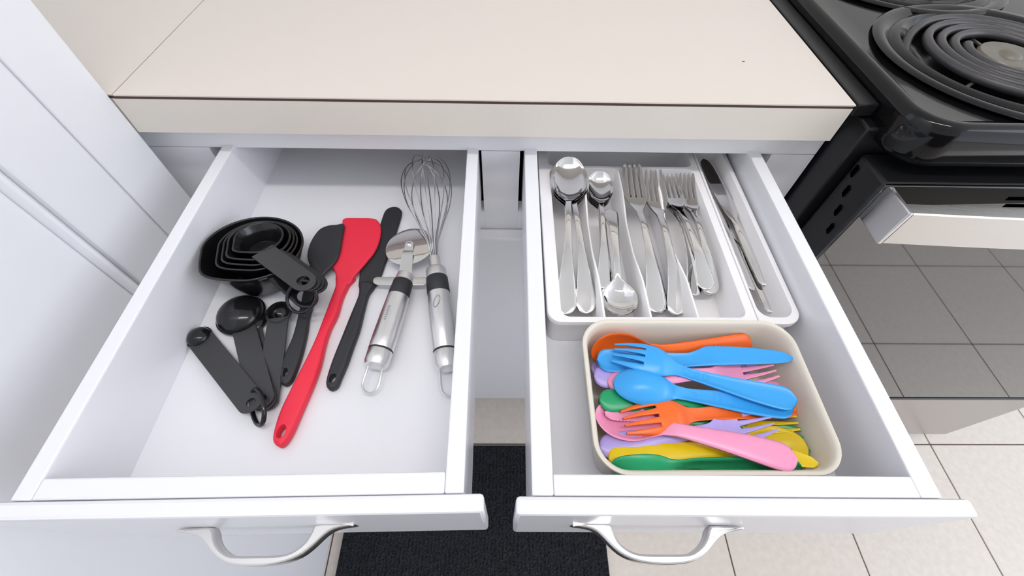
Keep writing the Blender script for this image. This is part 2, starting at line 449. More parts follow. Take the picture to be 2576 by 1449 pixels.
for n_, (cx, cy, r) in enumerate((BF, BB, BF2, BB2)):
    xf = lambda p: Vector((p.x+cx, p.y+cy, p.z))
    pan = obj('drip_pan', MB().revolve([(r-0.004, 0.0040), (r+0.004, 0.0060), (r+0.006, 0.0085), (r+0.003, 0.0108), (r-0.004, 0.0105), (r-0.008, 0.0080), (r-0.011, 0.0065), (r-0.014, 0.0092), (r-0.020, 0.0098),
              (r-0.026, 0.0050), (r-0.036, -0.008), (r-0.06, -0.0155), (0.02, -0.0155), (0.0001, -0.0155)], 64, xf), MT['enamel'], rg)
    ro = r*0.725; turns = 4.15; pts = []
    N = 190
    for k in range(N+1):
        t = k/N; a = t*turns*2*math.pi+math.radians(115)
        rad = 0.036+(ro-0.036)*t
        z = 0.0105 if t > 0.02 else 0.0105-0.008*(1-t/0.02)
        if t > 0.975: z = 0.0105-0.010*(t-0.975)/0.025; rad += 0.006*(t-0.975)/0.025
        pts.append(Vector((cx+rad*math.cos(a), cy+rad*math.sin(a), z)))
    obj('heating_coil', MB().tube(pts, 0.0043, 12), MT['coil'], pan)
    for q in range(3):
        a = math.radians(95+120*q)
        sp = MB().tube([(cx+math.cos(a)*0.02, cy+math.sin(a)*0.02, 0.0045), (cx+math.cos(a)*(r-0.022), cy+math.sin(a)*(r-0.022), 0.0052)], 0.0016, 6)
        obj('coil_support', sp, MT['disc'], pan)
    obj('centre_disc', MB().revolve([(0.0275, 0.006), (0.0280, 0.0095), (0.0265, 0.0118), (0.014, 0.0116), (0.0105, 0.0112), (0.008, 0.0132), (0.005, 0.0145), (0.0001, 0.0149)], 40, xf), MT['disc'], pan)
# oven door
DY = -0.0620
door = obj('oven_door', MB().box(0.3450, 1.086, DY+0.0022, -0.016, -0.566, -0.0400), MT['oven_black'], rg, bevel=0.003)
obj('glass_front', MB().box(0.3458, 1.0852, DY, DY+0.004, -0.5655, -0.0406), MT['oven_glass'], door, 'black glass front of the oven door', bevel=0.0012)
def bar(name, m, par, x0, x1, y0, y1, z0, z1, bv=0.0, label=None): return box_part(name, par, m, x0, x1, y0, y1, z0, z1, bv, None, label)
for k in range(4):
    y = -0.0235-0.0072*k*1.15; z = -0.0555-0.0185*k
    s = [(y+0.0022, z+0.0062), (y+0.0022, z-0.004), (y-0.0018, z-0.0062), (y-0.0018, z+0.004)]
    obj('vent_slot', MB().rings([[Vector((0.3436, a, b)) for a, b in s], [Vector((0.3456, a, b)) for a, b in s]], True, True, True), MT['slot'], door)
for k in range(4):
    bar('louver_slot', MT['slot'], door, 0.470+0.006*k, 0.72, DY-0.0003, DY+0.002, -0.0560-0.0088*k, -0.0520-0.0088*k)
bar('bottom_trim', MT['oven_black'], door, 0.3455, 1.0855, DY-0.002, -0.02, -0.5745, -0.5665, 0.0015)
def bar_sec(x):
    b = 0.0115*(1-((x-0.716)/0.362)**2)
    y0, y1 = -0.0925-b, -0.0800-b
    return [Vector((x, y, z)) for y, z in ((y0+0.0012, -0.0845), (y0, -0.0833), (y0, -0.0462), (y0+0.0012, -0.0450), (y1, -0.0450), (y1, -0.0845))]
hd2 = obj('oven_handle', MB().rings([bar_sec(0.3575+(1.0745-0.3575)*k/36) for k in range(37)], True, True, True), MT['brushed'], door, 'brushed steel oven handle bar', angle=35)
for x in (0.3530, 1.0750):
    obj('handle_end', MB().box(x, x+0.0042, -0.0928, DY+0.0005, -0.0848, -0.0447), MT['satin'], door, 'satin steel end cap', bevel=0.0009)
box_part('storage_drawer', rg, MT['stainless'], 0.3460, 1.085, DY+0.004, -0.016, FLOOR+0.085, -0.5770, 0.003)
box_part('base', rg, MT['oven_black'], 0.352, 1.08, -0.010, 0.60, FLOOR+0.0005, FLOOR+0.032)

# ================================================================ floor mat
mm = MB(); nx, ny = 210, 300; mx0, mx1, my0, my1 = -0.366, 0.2350, -1.02, -0.0630
vs = []
rngm = np.random.RandomState(3)
hz = rngm.rand(ny+1, nx+1)*0.0040
for j in range(ny+1):
    for i in range(nx+1):
        e = i in (0, nx) or j in (0, ny)
        x = mx0+(mx1-mx0)*i/nx; y = my0+(my1-my0)*j/ny
        vs.append((x, y, FLOOR+0.0005 if e else FLOOR+0.0052+hz[j, i]+0.0011*math.sin(x*2*math.pi/0.0085)))
fs = [(j*(nx+1)+i, j*(nx+1)+i+1, (j+1)*(nx+1)+i+1, (j+1)*(nx+1)+i) for j in range(ny) for i in range(nx)]
mm.add(vs, fs); mm.box(mx0, mx1, my0, my1, FLOOR+0.0002, FLOOR+0.001)
tag(obj('floor_mat', mm, MT['mat_fibre'], smooth=False), 'charcoal ribbed carpet mat on the beige tile floor', 'mat')
#PART2
# ================================================================ utensils in the left drawer
BL = ZB                                             # the bottom board of the drawers
def spatula(name, label, m, head, handle, hole, zh0, zh1, zl0, zl1, hr=0.0018, lr=0.0030, hz=None, lz=None, lab=None):
    hp = catmull(px(head, zh1), 4); lp = catmull(px(handle, zl1), 4)
    cx = sum(p.x for p in lp)/len(lp); cy = sum(p.y for p in lp)/len(lp)
    t = thing(name, label, 'spatula', (cx, cy, BL))
    obj('blade', pebble(hp, zh0, zh1, hr, zf=hz), m, t)
    hc = at(hole[0], hole[1], zl1)
    a = Vector((lp[0].x, lp[0].y)); d = (Vector((hc.x, hc.y))-Vector((cx, cy)))
    obj('handle', pebble(lp, zl0, zl1, lr, [circle2((hc.x, hc.y), hole[2], 18, hole[3], math.atan2(d.y, d.x))], zf=lz), m, t)
    return t
def slope(p0, z0, p1, z1):
    """height offset running from z0 at p0 to z1 at p1"""
    a = Vector(p0); d = Vector(p1)-a; L = d.length; d.normalize()
    return lambda x, y: z0+(z1-z0)*min(1, max(0, ((Vector((x, y))-a).dot(d))/L))
spatula('icing_spatula', 'long narrow black silicone spatula under the red spatula', MT['black_silicone'],
    [(966, 534), (978, 522), (995, 519), (1007, 525), (1010, 538), (996, 585), (974, 647), (956, 697), (940, 722), (920, 728), (902, 722), (903, 700), (905, 682), (915, 658), (936, 622), (954, 570)],
    [(903, 712), (900, 740), (881, 787), (856, 849), (838, 893), (825, 930), (818, 958), (821, 973), (831, 978), (846, 970), (856, 948), (872, 911), (887, 868), (903, 824), (915, 775), (926, 736), (940, 714), (922, 704)],
    (836, 951, 0.0035, 0.0022), BL+0.0006, BL+0.0042, BL+0.0006, BL+0.0082, 0.0014)
spatula('red_spatula', 'large red silicone spatula with a hole in its handle end', MT['red_silicone'],
    [(864, 549), (900, 547), (936, 548), (950, 554), (958, 572), (955, 600), (943, 630), (924, 655), (906, 676), (891, 694), (878, 712), (850, 712), (845, 694), (840, 678), (831, 661), (843, 630), (852, 600), (860, 570)],
    [(843, 690), (841, 716), (829, 750), (812, 796), (794, 843), (771, 893), (741, 952), (710, 1014), (695, 1051), (685, 1088), (684, 1108), (692, 1119), (704, 1121), (719, 1107), (735, 1079), (757, 1029), (784, 967), (803, 914), (816, 861), (828, 824), (847, 784), (859, 743), (875, 709), (890, 690), (868, 672)],
    (707, 1085, 0.0048, 0.0026), BL+0.0050, BL+0.0082, BL+0.0006, BL+0.0092, 0.0016, 0.0032,
    lz=slope(px([(864, 690)], BL)[0], -0.0012, px([(815, 830)], BL)[0], 0.0))
spatula('black_spatula', 'small black silicone spatula with its blade on the red spatula', MT['black_silicone'],
    [(865, 563), (845, 564), (825, 566), (804, 575), (788, 594), (777, 616), (772, 638), (774, 653), (781, 669), (790, 684), (800, 694), (812, 690), (830, 672), (845, 655), (855, 630), (861, 595)],
    [(782, 672), (776, 700), (764, 735), (755, 767), (746, 802), (732, 849), (713, 893), (704, 933), (702, 955), (710, 966), (720, 964), (732, 952), (744, 924), (757, 886), (769, 837), (777, 793), (790, 755), (806, 715), (816, 688), (800, 664)],
    (715, 936, 0.0034, 0.0021), BL+0.0086, BL+0.0120, BL+0.0006, BL+0.0080, 0.0016, 0.0028,
    lz=slope(px([(745, 830)], BL)[0], 0, px([(800, 680)], BL)[0], 0.0050))

def frame(A, B, up=Vector((0, 0, 1)), roll=0.0):
    """matrix with x along A->B, z as near up as it can be, then rolled about x"""
    x = (B-A).normalized(); z = (up-x*up.dot(x)).normalized(); y = z.cross(x)
    R = Matrix((x, y, z)).transposed()
    R = R @ Matrix.Rotation(math.radians(roll), 3, 'X')
    m = R.to_4x4(); m.translation = A
    return m
def mxf(m): return lambda p: m @ Vector(p)
def rev_x(mb, prof, xf, n=28):
    """turned about the local x axis: prof is (x, radius)"""
    rgs = [[xf((x, r*math.cos(2*math.pi*k/n), r*math.sin(2*math.pi*k/n))) for k in range(n)] for x, r in prof]
    return mb.rings(rgs, True, True, True)

# ---- pizza cutter
A = at(1021, 690, BL+0.0145); B = at(944, 924, BL+0.0125)
m = frame(A, B); L = (B-A).length; xf = mxf(m)
pz = thing('pizza_cutter', 'steel pizza cutter with a round blade and black banded handle', 'pizza cutter', tuple((A+B)/2-Vector((0, 0, 0.0125))))
R0 = 0.0108
obj('ferrule', rev_x(MB(), [(0.0, R0*0.62), (0.001, R0*0.72), (0.0085, R0*0.80), (0.0095, R0*0.80)], xf), MT['satin'], pz)
obj('grip_band', rev_x(MB(), [(0.0092, R0*0.83), (0.0096, R0*0.86), (0.0260, R0*0.93), (0.0263, R0*0.92)], xf), MT['black_silicone'], pz)
obj('handle', rev_x(MB(), [(0.0262, R0*0.92), (0.045, R0*0.99), (0.07, R0*1.02), (L-0.0165, R0), (L-0.0160, R0*0.98)], xf), MT['satin'], pz)
obj('seal_ring', rev_x(MB(), [(L-0.0162, R0*0.985), (L-0.0158, R0*1.0), (L-0.0148, R0*1.0), (L-0.0144, R0*0.985)], xf), MT['black_silicone'], pz)
obj('end_cap', rev_x(MB(), [(L-0.0146, R0*0.98), (L-0.0142, R0), (L-0.004, R0*0.97), (L-0.001, R0*0.86), (L, R0*0.6)], xf), MT['satin'], pz)
lp = [xf((L-0.003, -0.0062, 0)), xf((L+0.004, -0.0064, -0.0005)), xf((L+0.014, -0.0068, -0.002)), xf((L+0.0195, -0.0045, -0.003)), xf((L+0.0215, 0, -0.0035)), xf((L+0.0195, 0.0045, -0.003)), xf((L+0.014, 0.0068, -0.002)), xf((L+0.004, 0.0064, -0.0005)), xf((L-0.003, 0.0062, 0))]
obj('hanging_loop', MB().tube(catmull(lp, 4, False), 0.00115, 8), MT['nickel'], pz)
WC = at(1031, 619, BL+0.0165)
x = (A-B).normalized(); 
wm = frame(WC, WC+Vector((x.x, x.y, -0.02)), roll=-6)
wx = mxf(wm); wr_ = 0.0247
obj('cutting_wheel', MB().revolve([(0.0001, 0.0005), (wr_*0.86, 0.0005), (wr_, 0.0), (wr_*0.86, -0.0005), (0.0001, -0.0005)], 56, wx), MT['chrome'], pz, angle=25)
# flat arm with a crank, its rivet, and the finger guard
am = frame(A+Vector((0, 0, 0)), WC+Vector((0, 0, 0.002)))
ax = mxf(am); AL = (WC-A).length
def ribbon(path, w0, w1, t, xf):
    rgs = []
    for i, (x_, z_) in enumerate(path):
        k = i/(len(path)-1); w = w0+(w1-w0)*k
        rgs.append([xf((x_, -w, z_)), xf((x_, w, z_)), xf((x_, w, z_-t)), xf((x_, -w, z_-t))])
    return MB().rings(rgs, True, True, True)
arm = obj('wheel_arm', ribbon([(-0.002, 0.0030), (0.010, 0.0034), (AL*0.60, 0.0040), (AL*0.68, 0.0037), (AL*0.735, 0.0018), (AL*0.79, 0.0011), (AL, 0.0011)], 0.0062, 0.0044, 0.0011, ax), MT['nickel'], pz, bevel=0.0003)
obj('arm_tip', MB().revolve([(0.0001, 0.0), (0.0044, 0.0), (0.0044, 0.0009), (0.0041, 0.0012), (0.0001, 0.0012)], 24, lambda p: ax((p.x+AL, p.y, p.z))), MT['nickel'], pz)
obj('rivet', MB().revolve([(0.0025, 0.0011), (0.0024, 0.0018), (0.0014, 0.0024), (0.0001, 0.0026)], 18, lambda p: ax((p.x+AL, p.y, p.z))), MT['chrome'], pz)
G0 = at(939, 706, BL+0.010); G1 = at(1078, 707, BL+0.010); gm = frame(G0, G1); GL = (G1-G0).length
gy = lambda q: 0.0046*cap(min(q, GL-q)+0.00002, 0.0046)
gp = [Vector((q, gy(q)-0.0012*math.sin(math.pi*q/GL)*2)) for q in [GL*(0.5-0.5*math.cos(math.pi*k/24)) for k in range(25)]]
gp += [Vector((q, -gy(q)-0.0012*math.sin(math.pi*q/GL)*2)) for q in [GL*(0.5+0.5*math.cos(math.pi*k/24)) for k in range(1, 24)]]
obj('finger_guard', pebble(gp, 0.0, 0.0010, 0.0003, zf=lambda x_, y_: 0.0028*math.sin(math.pi*x_/GL)**2, xf=mxf(gm)), MT['nickel'], pz, angle=50)
def lettering(name, text, size, m, par, mt):
    cu = bpy.data.curves.new(name, 'FONT'); cu.body = text; cu.size = size; cu.align_x = 'CENTER'; cu.align_y = 'CENTER'; cu.extrude = 0.00003
    cu.resolution_u = 3
    cu.space_character = 1.25
    tmp = bpy.data.objects.new(name, cu)
    me = bpy.data.meshes.new_from_object(tmp); bpy.data.objects.remove(tmp)
    for v in me.vertices: v.co = m @ v.co
    me.materials.append(mt)
    return obj(name, me, None, par)
# letters wrapped round the tube
def wrap_text(par, text, m, x0, phi0, R, size):
    cu = bpy.data.curves.new('etched_lettering', 'FONT'); cu.body = text; cu.size = size; cu.space_character = 1.35; cu.align_y = 'CENTER'; cu.resolution_u = 3
    tmp = bpy.data.objects.new('t', cu); me = bpy.data.meshes.new_from_object(tmp); bpy.data.objects.remove(tmp)
    for v in me.vertices:
        ph = phi0+v.co.y/R
        v.co = m @ Vector((x0+v.co.x, (R+0.00008)*math.cos(ph), (R+0.00008)*math.sin(ph)))
    me.materials.append(MT['etch'])
    return obj('etched_lettering', me, None, par)
wrap_text(pz, 'GEEIZ7A', m, 0.0420, math.radians(97), R0*1.02, 0.0032)

# ---- whisk
A = at(1094.5, 660, BL+0.0185); B = at(1125, 931, BL+0.0120)
m = frame(A, B); L = (B-A).length; xf = mxf(m)
wk = thing('whisk', 'steel balloon whisk with a black banded handle beside the drawer side', 'whisk', tuple((A+B)/2-Vector((0, 0, 0.012))))
obj('wire_collar', rev_x(MB(), [(-0.006, 0.0046), (-0.0055, 0.0054), (0.0085, 0.0060), (0.009, 0.0056)], xf), MT['satin'], wk)
obj('ferrule', rev_x(MB(), [(0.0075, 0.0052), (0.0085, 0.0090), (0.0105, 0.0098), (0.0195, 0.0100)], xf), MT['satin'], wk)
obj('grip_band', rev_x(MB(), [(0.0192, 0.0101), (0.0196, 0.0103), (0.0365, 0.0107), (0.0368, 0.0105)], xf), MT['black_silicone'], wk)
obj('handle', rev_x(MB(), [(0.0367, 0.0104), (0.06, 0.0108), (L-0.0185, 0.0104), (L-0.0182, 0.0102)], xf), MT['satin'], wk)
obj('seal_ring', rev_x(MB(), [(L-0.0183, 0.0102), (L-0.0179, 0.0104), (L-0.0168, 0.0104), (L-0.0164, 0.0102)], xf), MT['black_silicone'], wk)
obj('end_cap', rev_x(MB(), [(L-0.0166, 0.0101), (L-0.0162, 0.0103), (L-0.005, 0.0099), (L-0.0012, 0.0086), (L, 0.006)], xf), MT['satin'], wk)
lp = [xf((L-0.003, -0.0062, 0)), xf((L+0.004, -0.0064, -0.0005)), xf((L+0.014, -0.0068, -0.002)), xf((L+0.0195, -0.0045, -0.003)), xf((L+0.0215, 0, -0.0035)), xf((L+0.0195, 0.0045, -0.003)), xf((L+0.014, 0.0068, -0.002)), xf((L+0.004, 0.0064, -0.0005)), xf((L-0.003, 0.0062, 0))]
obj('hanging_loop', MB().tube(catmull(lp, 4, False), 0.00115, 8), MT['nickel'], wk)
lg = [xf((0.050+0.0055*math.cos(a)+0.0015*math.sin(a), 0.0112*math.cos(math.radians(100)+0.30*math.sin(a)+0.1*math.cos(a)), 0.0112*math.sin(math.radians(100)+0.30*math.sin(a)+0.1*math.cos(a)))) for a in [2*math.pi*k/28 for k in range(28)]]
obj('etched_leaf_mark', MB().tube(lg, 0.00022, 5, closed=True), MT['etch'], wk)
T = at(1066, 394, BL+0.029); bm_ = frame(A, T); BLn = (T-A).length; bx = mxf(bm_)
BR = 0.0272
for k in range(7):
    th = math.radians(11+k*180/7)
    lenk = BLn*(1-0.055*abs(math.sin(th*2+0.4))-0.02*(k % 2)); wid = BR*(0.88+0.12*math.cos(th)**2)
    prof = [(-0.002, 0.0028), (0.012, 0.0034), (0.026, 0.0056), (0.048, 0.0133), (0.070, 0.0215), (0.090, 0.0262), (0.106, 0.0272), (0.122, 0.0238), (0.134, 0.0155), (0.1385, 0.0070), (0.1395, 0)]
    sc = lenk/0.1395
    half = [Vector((a*sc, r*wid/0.0272, 0)) for a, r in prof]
    pts = half+[Vector((p.x, -p.y, 0)) for p in reversed(half[:-1])]
    off = (k-3)*0.0004
    pts = [bx((p.x, p.y*math.cos(th)-off*math.sin(th), p.y*math.sin(th)+off*math.cos(th))) for p in catmull(pts, 5, False)]
    obj('wire_loop', MB().tube(pts, 0.00056, 6), MT['wire'], wk)

# ---- nested measuring cups
CC = at(633, 617, BL+0.043)                         # middle of the largest rim
hd_dir = Vector((0.82, -0.57, 0)).normalized()
cupm0 = Matrix.Translation(CC) @ Matrix.Rotation(-math.radians(8), 4, hd_dir) @ frame(Vector((0, 0, 0)), hd_dir)
def cup_mesh(R, H, rb, spout, off):
    mb = MB(); n = 56; rgs = []
    def rim(frac, r, z):
        row = []
        for k in range(n):
            a = 2*math.pi*k/n
            da = (a+math.pi/2+math.pi) % (2*math.pi)-math.pi      # the lip points to local -y
            g = math.exp(-(da/0.26)**2)*spout*max(0, frac)**2.2
            q = r*(1-0.03*math.exp(-((abs(da)-0.62)/0.22)**2)*max(0, frac)**2)+g
            row.append(Vector((q*math.cos(a), q*math.sin(a), z+0.25*g)))
        return row
    outer = [(0.0, 0.0001, -H), (0.0, rb*0.8, -H), (0.0, rb*0.96, -H+0.0015), (0.08, rb+0.001, -H+0.004), (0.5, rb+(R-rb)*0.62, -H*0.45), (0.85, R-0.001, -H*0.12), (0.96, R-0.0002, -0.0022), (1.0, R+0.0006, -0.0016), (1.0, R+0.0007, -0.0006), (1.0, R+0.0002, 0.0)]
    inner = [(1.0, R-0.0009, 0.0), (1.0, R-0.0014, -0.0005), (0.98, R-0.0017, -0.0016), (0.85, R-0.0026, -H*0.12), (0.5, rb+(R-rb)*0.62-0.0018, -H*0.45), (0.08, rb-0.001, -H+0.0048), (0.0, rb*0.9, -H+0.0026), (0, 0.0001, -H+0.0022)]
    for f, r, z in outer+inner: rgs.append([off @ p for p in rim(f, r, z)])
    return mb.rings(rgs)
specs = [('one cup', 0.0432, 0.042, 0.027, 0.0036), ('second', 0.0338, 0.0335, 0.0225, 0.0042), ('third', 0.0300, 0.029, 0.0200, 0.004), ('fourth', 0.0265, 0.0245, 0.0178, 0.0038), ('fifth', 0.0208, 0.0190, 0.0145, 0.0034)]
words_ = ['largest black measuring cup, outermost of the nested stack', 'second largest black measuring cup inside the nested stack', 'middle sized black measuring cup of the nested stack', 'second smallest black measuring cup inside the nested stack',
          'smallest black measuring cup with its grey handle on top of the stack']
cup_holes = []
for k, (nm, R, H, rb, sp) in enumerate(specs):
    off = cupm0 @ Matrix.Translation(([0, .0030, .0034, .0030, .0018][k], [0, .0040, .0055, .0068, .0078][k], -0.0016+0.0019*k))
    cu = thing('measuring_cup', words_[k], 'measuring cup', tuple(off @ Vector((0, 0, -H))), 'nested black measuring cups')
    obj('cup_bowl', cup_mesh(R, H, rb, sp, off), MT['black_plastic'], cu, angle=70)
    # handle: a flat strap with a hole, leaving the rim
    hl = [0.0830, 0.0850, 0.0835, 0.0828, 0.0820][k]; w = [0.0105, 0.0102, 0.0102, 0.0102, 0.0104][k]
    x0 = R-0.003; hy = [-0.004, 0.0020, -0.0010, -0.0045, -0.0085][k]
    zb_ = [-0.004, -0.0028, -0.0026, -0.0024, -0.0020][k]
    o2 = [Vector((x0, -w)), Vector((hl-w, -w))]+[Vector((hl-w+w*math.cos(a), w*math.sin(a))) for a in [math.radians(-90+180*q/12) for q in range(1, 12)]]+[Vector((hl-w, w)), Vector((x0, w))]
    o2 = [Vector((p.x, p.y+hy)) for p in o2]
    hole = (hl-w*1.02, hy)
    drop = (lambda hl_, k_: (lambda x_, y_: -max(0, x_-0.045)*(0.42 if k_ == 0 else 0.10)))(hl, k)
    bmh = pebble(o2, zb_, zb_+0.0020, 0.0005, [circle2(hole, 0.0052 if k else 0.0062, 18)], zf=drop, xf=mxf(off))
    obj('handle', bmh, MT['black_plastic_satin'] if k == 4 else MT['black_plastic'], cu, angle=50)
    cup_holes.append(off @ Vector((hole[0], hole[1], zb_+drop(hole[0], 0))))
def torus(mb, c, r, t, m, n=40, ry=None):
    pts = [m @ Vector((r*math.cos(a), (ry or r)*math.sin(a), 0)) for a in [2*math.pi*k/n for k in range(n)]]
    return mb.tube(pts, t, 10, closed=True)
hz_ = cup_holes[4]
rmx = Matrix((Vector((0.97, 0.10, 0.22)).normalized(), Vector((0, 0.72, 0.69)), Vector((-0.22, -0.67, 0.70)))).transposed().to_4x4()
ringc = hz_+Vector((-0.0030, -0.0090, -0.0100))
rmx.translation = ringc
tag(obj('binder_ring', torus(MB(), None, 0.0138, 0.00155, rmx), MT['black_plastic']), 'black ring through the handles of the nested measuring cups', 'ring')

# ---- measuring spoons on a ring
def mspoon(label, bowl_px, r, end_px, zc, up, w, zend, depth, m=MT['black_plastic']):
    A = at(bowl_px[0], bowl_px[1], zc); B = at(end_px[0], end_px[1], zend)
    L = (B-A).length; fm = frame(A, B)
    t = thing('measuring_spoon', label, 'measuring spoon', (A.x, A.y, BL), 'black measuring spoons on a ring')
    s = 1 if up else -1
    pr = []
    for k in range(13):
        a = math.pi/2*k/12
        pr.append((r*math.cos(a) if k < 12 else 0.0001, s*depth*math.sin(a)))
    pi_ = [(max(0.0001, q-0.0012) if k < 12 else 0.0001, z-s*0.0010) for k, (q, z) in enumerate(pr)]
    mb = MB().revolve(pr+pi_[::-1], 44, mxf(fm)) if False else MB().revolve([(r+0.0012, 0), (r+0.0012, -s*0.0010), (r-0.001, -s*0.0010)]+pi_[1:][:0]+[(q, z) for q, z in pi_[1:]]+[(q, z) for q, z in reversed(pr)]+[(r+0.0012, 0)], 44, mxf(fm))
    obj('spoon_bowl', mb, m, t, angle=55)
    o2 = [Vector((r*0.55, -w)), Vector((L-w*0.8, -w*0.98))]+[Vector((L-w*0.8+w*0.8*math.cos(a), w*0.98*math.sin(a))) for a in [math.radians(-90+180*q/12) for q in range(1, 12)]]+[Vector((L-w*0.8, w*0.98)), Vector((r*0.55, w))]
    if up is False or True:
        o2[0].x = o2[-1].x = math.sqrt(max(r*r-w*w, (r*0.35)**2))+0.0004
    hc = (L-w*0.75, 0)
    obj('handle', pebble(o2, -0.0009, 0.0009, 0.0004, [circle2(hc, 0.0036, 16)], xf=mxf(fm)), MT['black_plastic_satin'], t)
    return fm @ Vector((hc[0], 0, 0))
mspoon('smallest black measuring spoon, leftmost of the ringed set, dome up', (501, 848), 0.0098, (645, 1028), BL+0.0050, True, 0.0104, BL+0.0125, 0.0072)
mspoon('largest black measuring spoon with its big round dome facing up', (606, 792), 0.0205, (664, 1024), BL+0.0042, True, 0.0100, BL+0.0100, 0.0135)
mspoon('black measuring spoon hidden beneath the largest measuring spoon', (628, 806), 0.0150, (670, 1030), BL+0.0024, True, 0.0092, BL+0.0070, 0.0040)
mspoon('black measuring spoon lying hollow side up by the spatula handle', (702, 787), 0.0104, (670, 1034), BL+0.0098, False, 0.0092, BL+0.0040, 0.0088)
rc = at(648, 1024, BL+0.0110)
rmx = frame(rc, rc+Vector((0.50, -0.86, -0.05)), roll=48)
tag(obj('binder_ring', torus(MB(), None, 0.0150, 0.0019, rmx, ry=0.0105), MT['black_plastic']), 'black ring through the handles of the measuring spoons', 'ring')

# ================================================================ cutlery tray
ZR = -0.0915
def X(u, v, z=ZR): return at(u, v, z).x
tx0, tx1 = 0.0362, 0.2535; ty0, ty1 = -0.1765, 0.075
tr = thing('cutlery_tray', 'white plastic cutlery tray at the back of the right drawer', 'tray', (0.14, -0.05, BL))
yc1 = 0.0215
c_in0 = X(1374.5, 500)+0.0048
kx0 = X(1795, 560); 
xs_d = [(X(1471, 430)+X(1513.5, 790))/2, (X(1561, 430)+X(1631, 790))/2, (X(1654, 430)+X(1747, 790))/2]
kxl = (X(1752, 420)+X(1862, 780))/2; kxr = (X(1757, 400)+X(1889, 790))/2
rimx = (X(1828, 400)+X(2001, 800))/2
def tray_shell(holes, outer, r_out, lip=0.0055):
    """rim plane with rounded wells hanging from it"""
    bm = bmesh.new(); es = []; wf = []; fl_ = bm.faces.layers.int.new('flat')
    O = rrect(*outer, r_out, 8)
    prof = [(0.0030, BL+0.0004), (0.0022, ZR-lip-0.001), (0.0020, ZR-lip), (0, ZR-lip), (0, ZR-0.0012), (0.0003, ZR-0.0003), (0.0012, ZR)]
    last = None
    for d, z in prof:
        row = [bm.verts.new((p.x, p.y, z)) for p in inset(O, d)]
        if last:
            for j in range(len(row)):
                k = (j+1) % len(row); bm.faces.new((last[j], last[k], row[k], row[j]))
        last = row
    es += [bm.edges.get((last[j], last[(j+1) % len(last)])) for j in range(len(last))]
    for x0, x1, y0, y1, r in holes:
        H = rrect(x0, x1, y0, y1, r, 6); first = None; last = None
        for d, z in [(0, ZR), (0.0009, ZR-0.0003), (0.0012, ZR-0.0012), (0.0030, BL+0.0040), (0.0040, BL+0.0026), (0.0062, BL+0.0020)]:
            row = [bm.verts.new((p.x, p.y, z)) for p in inset(H, d)]
            if last:
                for j in range(len(row)):
                    k = (j+1) % len(row); bm.faces.new((last[k], last[j], row[j], row[k]))
            else: first = row
            last = row
        cv = bm.verts.new(((x0+x1)/2, (y0+y1)/2, BL+0.0020))
        for j in range(len(last)): wf.append(bm.faces.new((last[j], last[(j+1) % len(last)], cv)))
        es += [bm.edges.get((first[j], first[(j+1) % len(first)])) for j in range(len(first))]
    for f in wf: f[fl_] = 1
    r_ = bmesh.ops.triangle_fill(bm, use_beauty=True, edges=es)
    for f in r_['geom']:
        if isinstance(f, bmesh.types.BMFace): f[fl_] = 1
    return bm
wy0 = ty0+0.0045
obj('tray_body', tray_shell([(c_in0, kxl, wy0, yc1, 0.0085), (c_in0-0.001, kxl+0.0015, yc1+0.0025, ty1-0.004, 0.0085)], (tx0, kxr, ty0, ty1), [0.0015, 0.0015, 0.012, 0.012]), MT['white_plastic'], tr)
obj('sliding_side_tray', tray_shell([(kxr+0.0022, rimx, wy0+0.0005, ty1-0.004, 0.012)], (kxr+0.0006, tx1, ty0-0.0008, ty1-0.0005), [0.014, 0.012, 0.0015, 0.0015]), MT['white_plastic'], tr)
for xd in xs_d:
    zs = interp([wy0-0.002, -0.135, -0.115, -0.09, -0.055, -0.035, -0.012, yc1+0.001], [ZR-0.0007, ZR-0.0010, ZR-0.0045, ZR-0.0095, ZR-0.0100, ZR-0.0060, ZR-0.0012, ZR-0.0007])
    rgs = []
    for k in range(41):
        y = wy0-0.002+(yc1+0.003-wy0)*k/40; z = zs(y)
        rgs.append([Vector((xd-0.0022, y, BL+0.0022)), Vector((xd-0.0012, y, z-0.0006)), Vector((xd-0.0007, y, z)), Vector((xd+0.0007, y, z)), Vector((xd+0.0012, y, z-0.0006)), Vector((xd+0.0022, y, BL+0.0022))])
    obj('divider', MB().rings(rgs, True, True, True), MT['white_plastic'], tr)

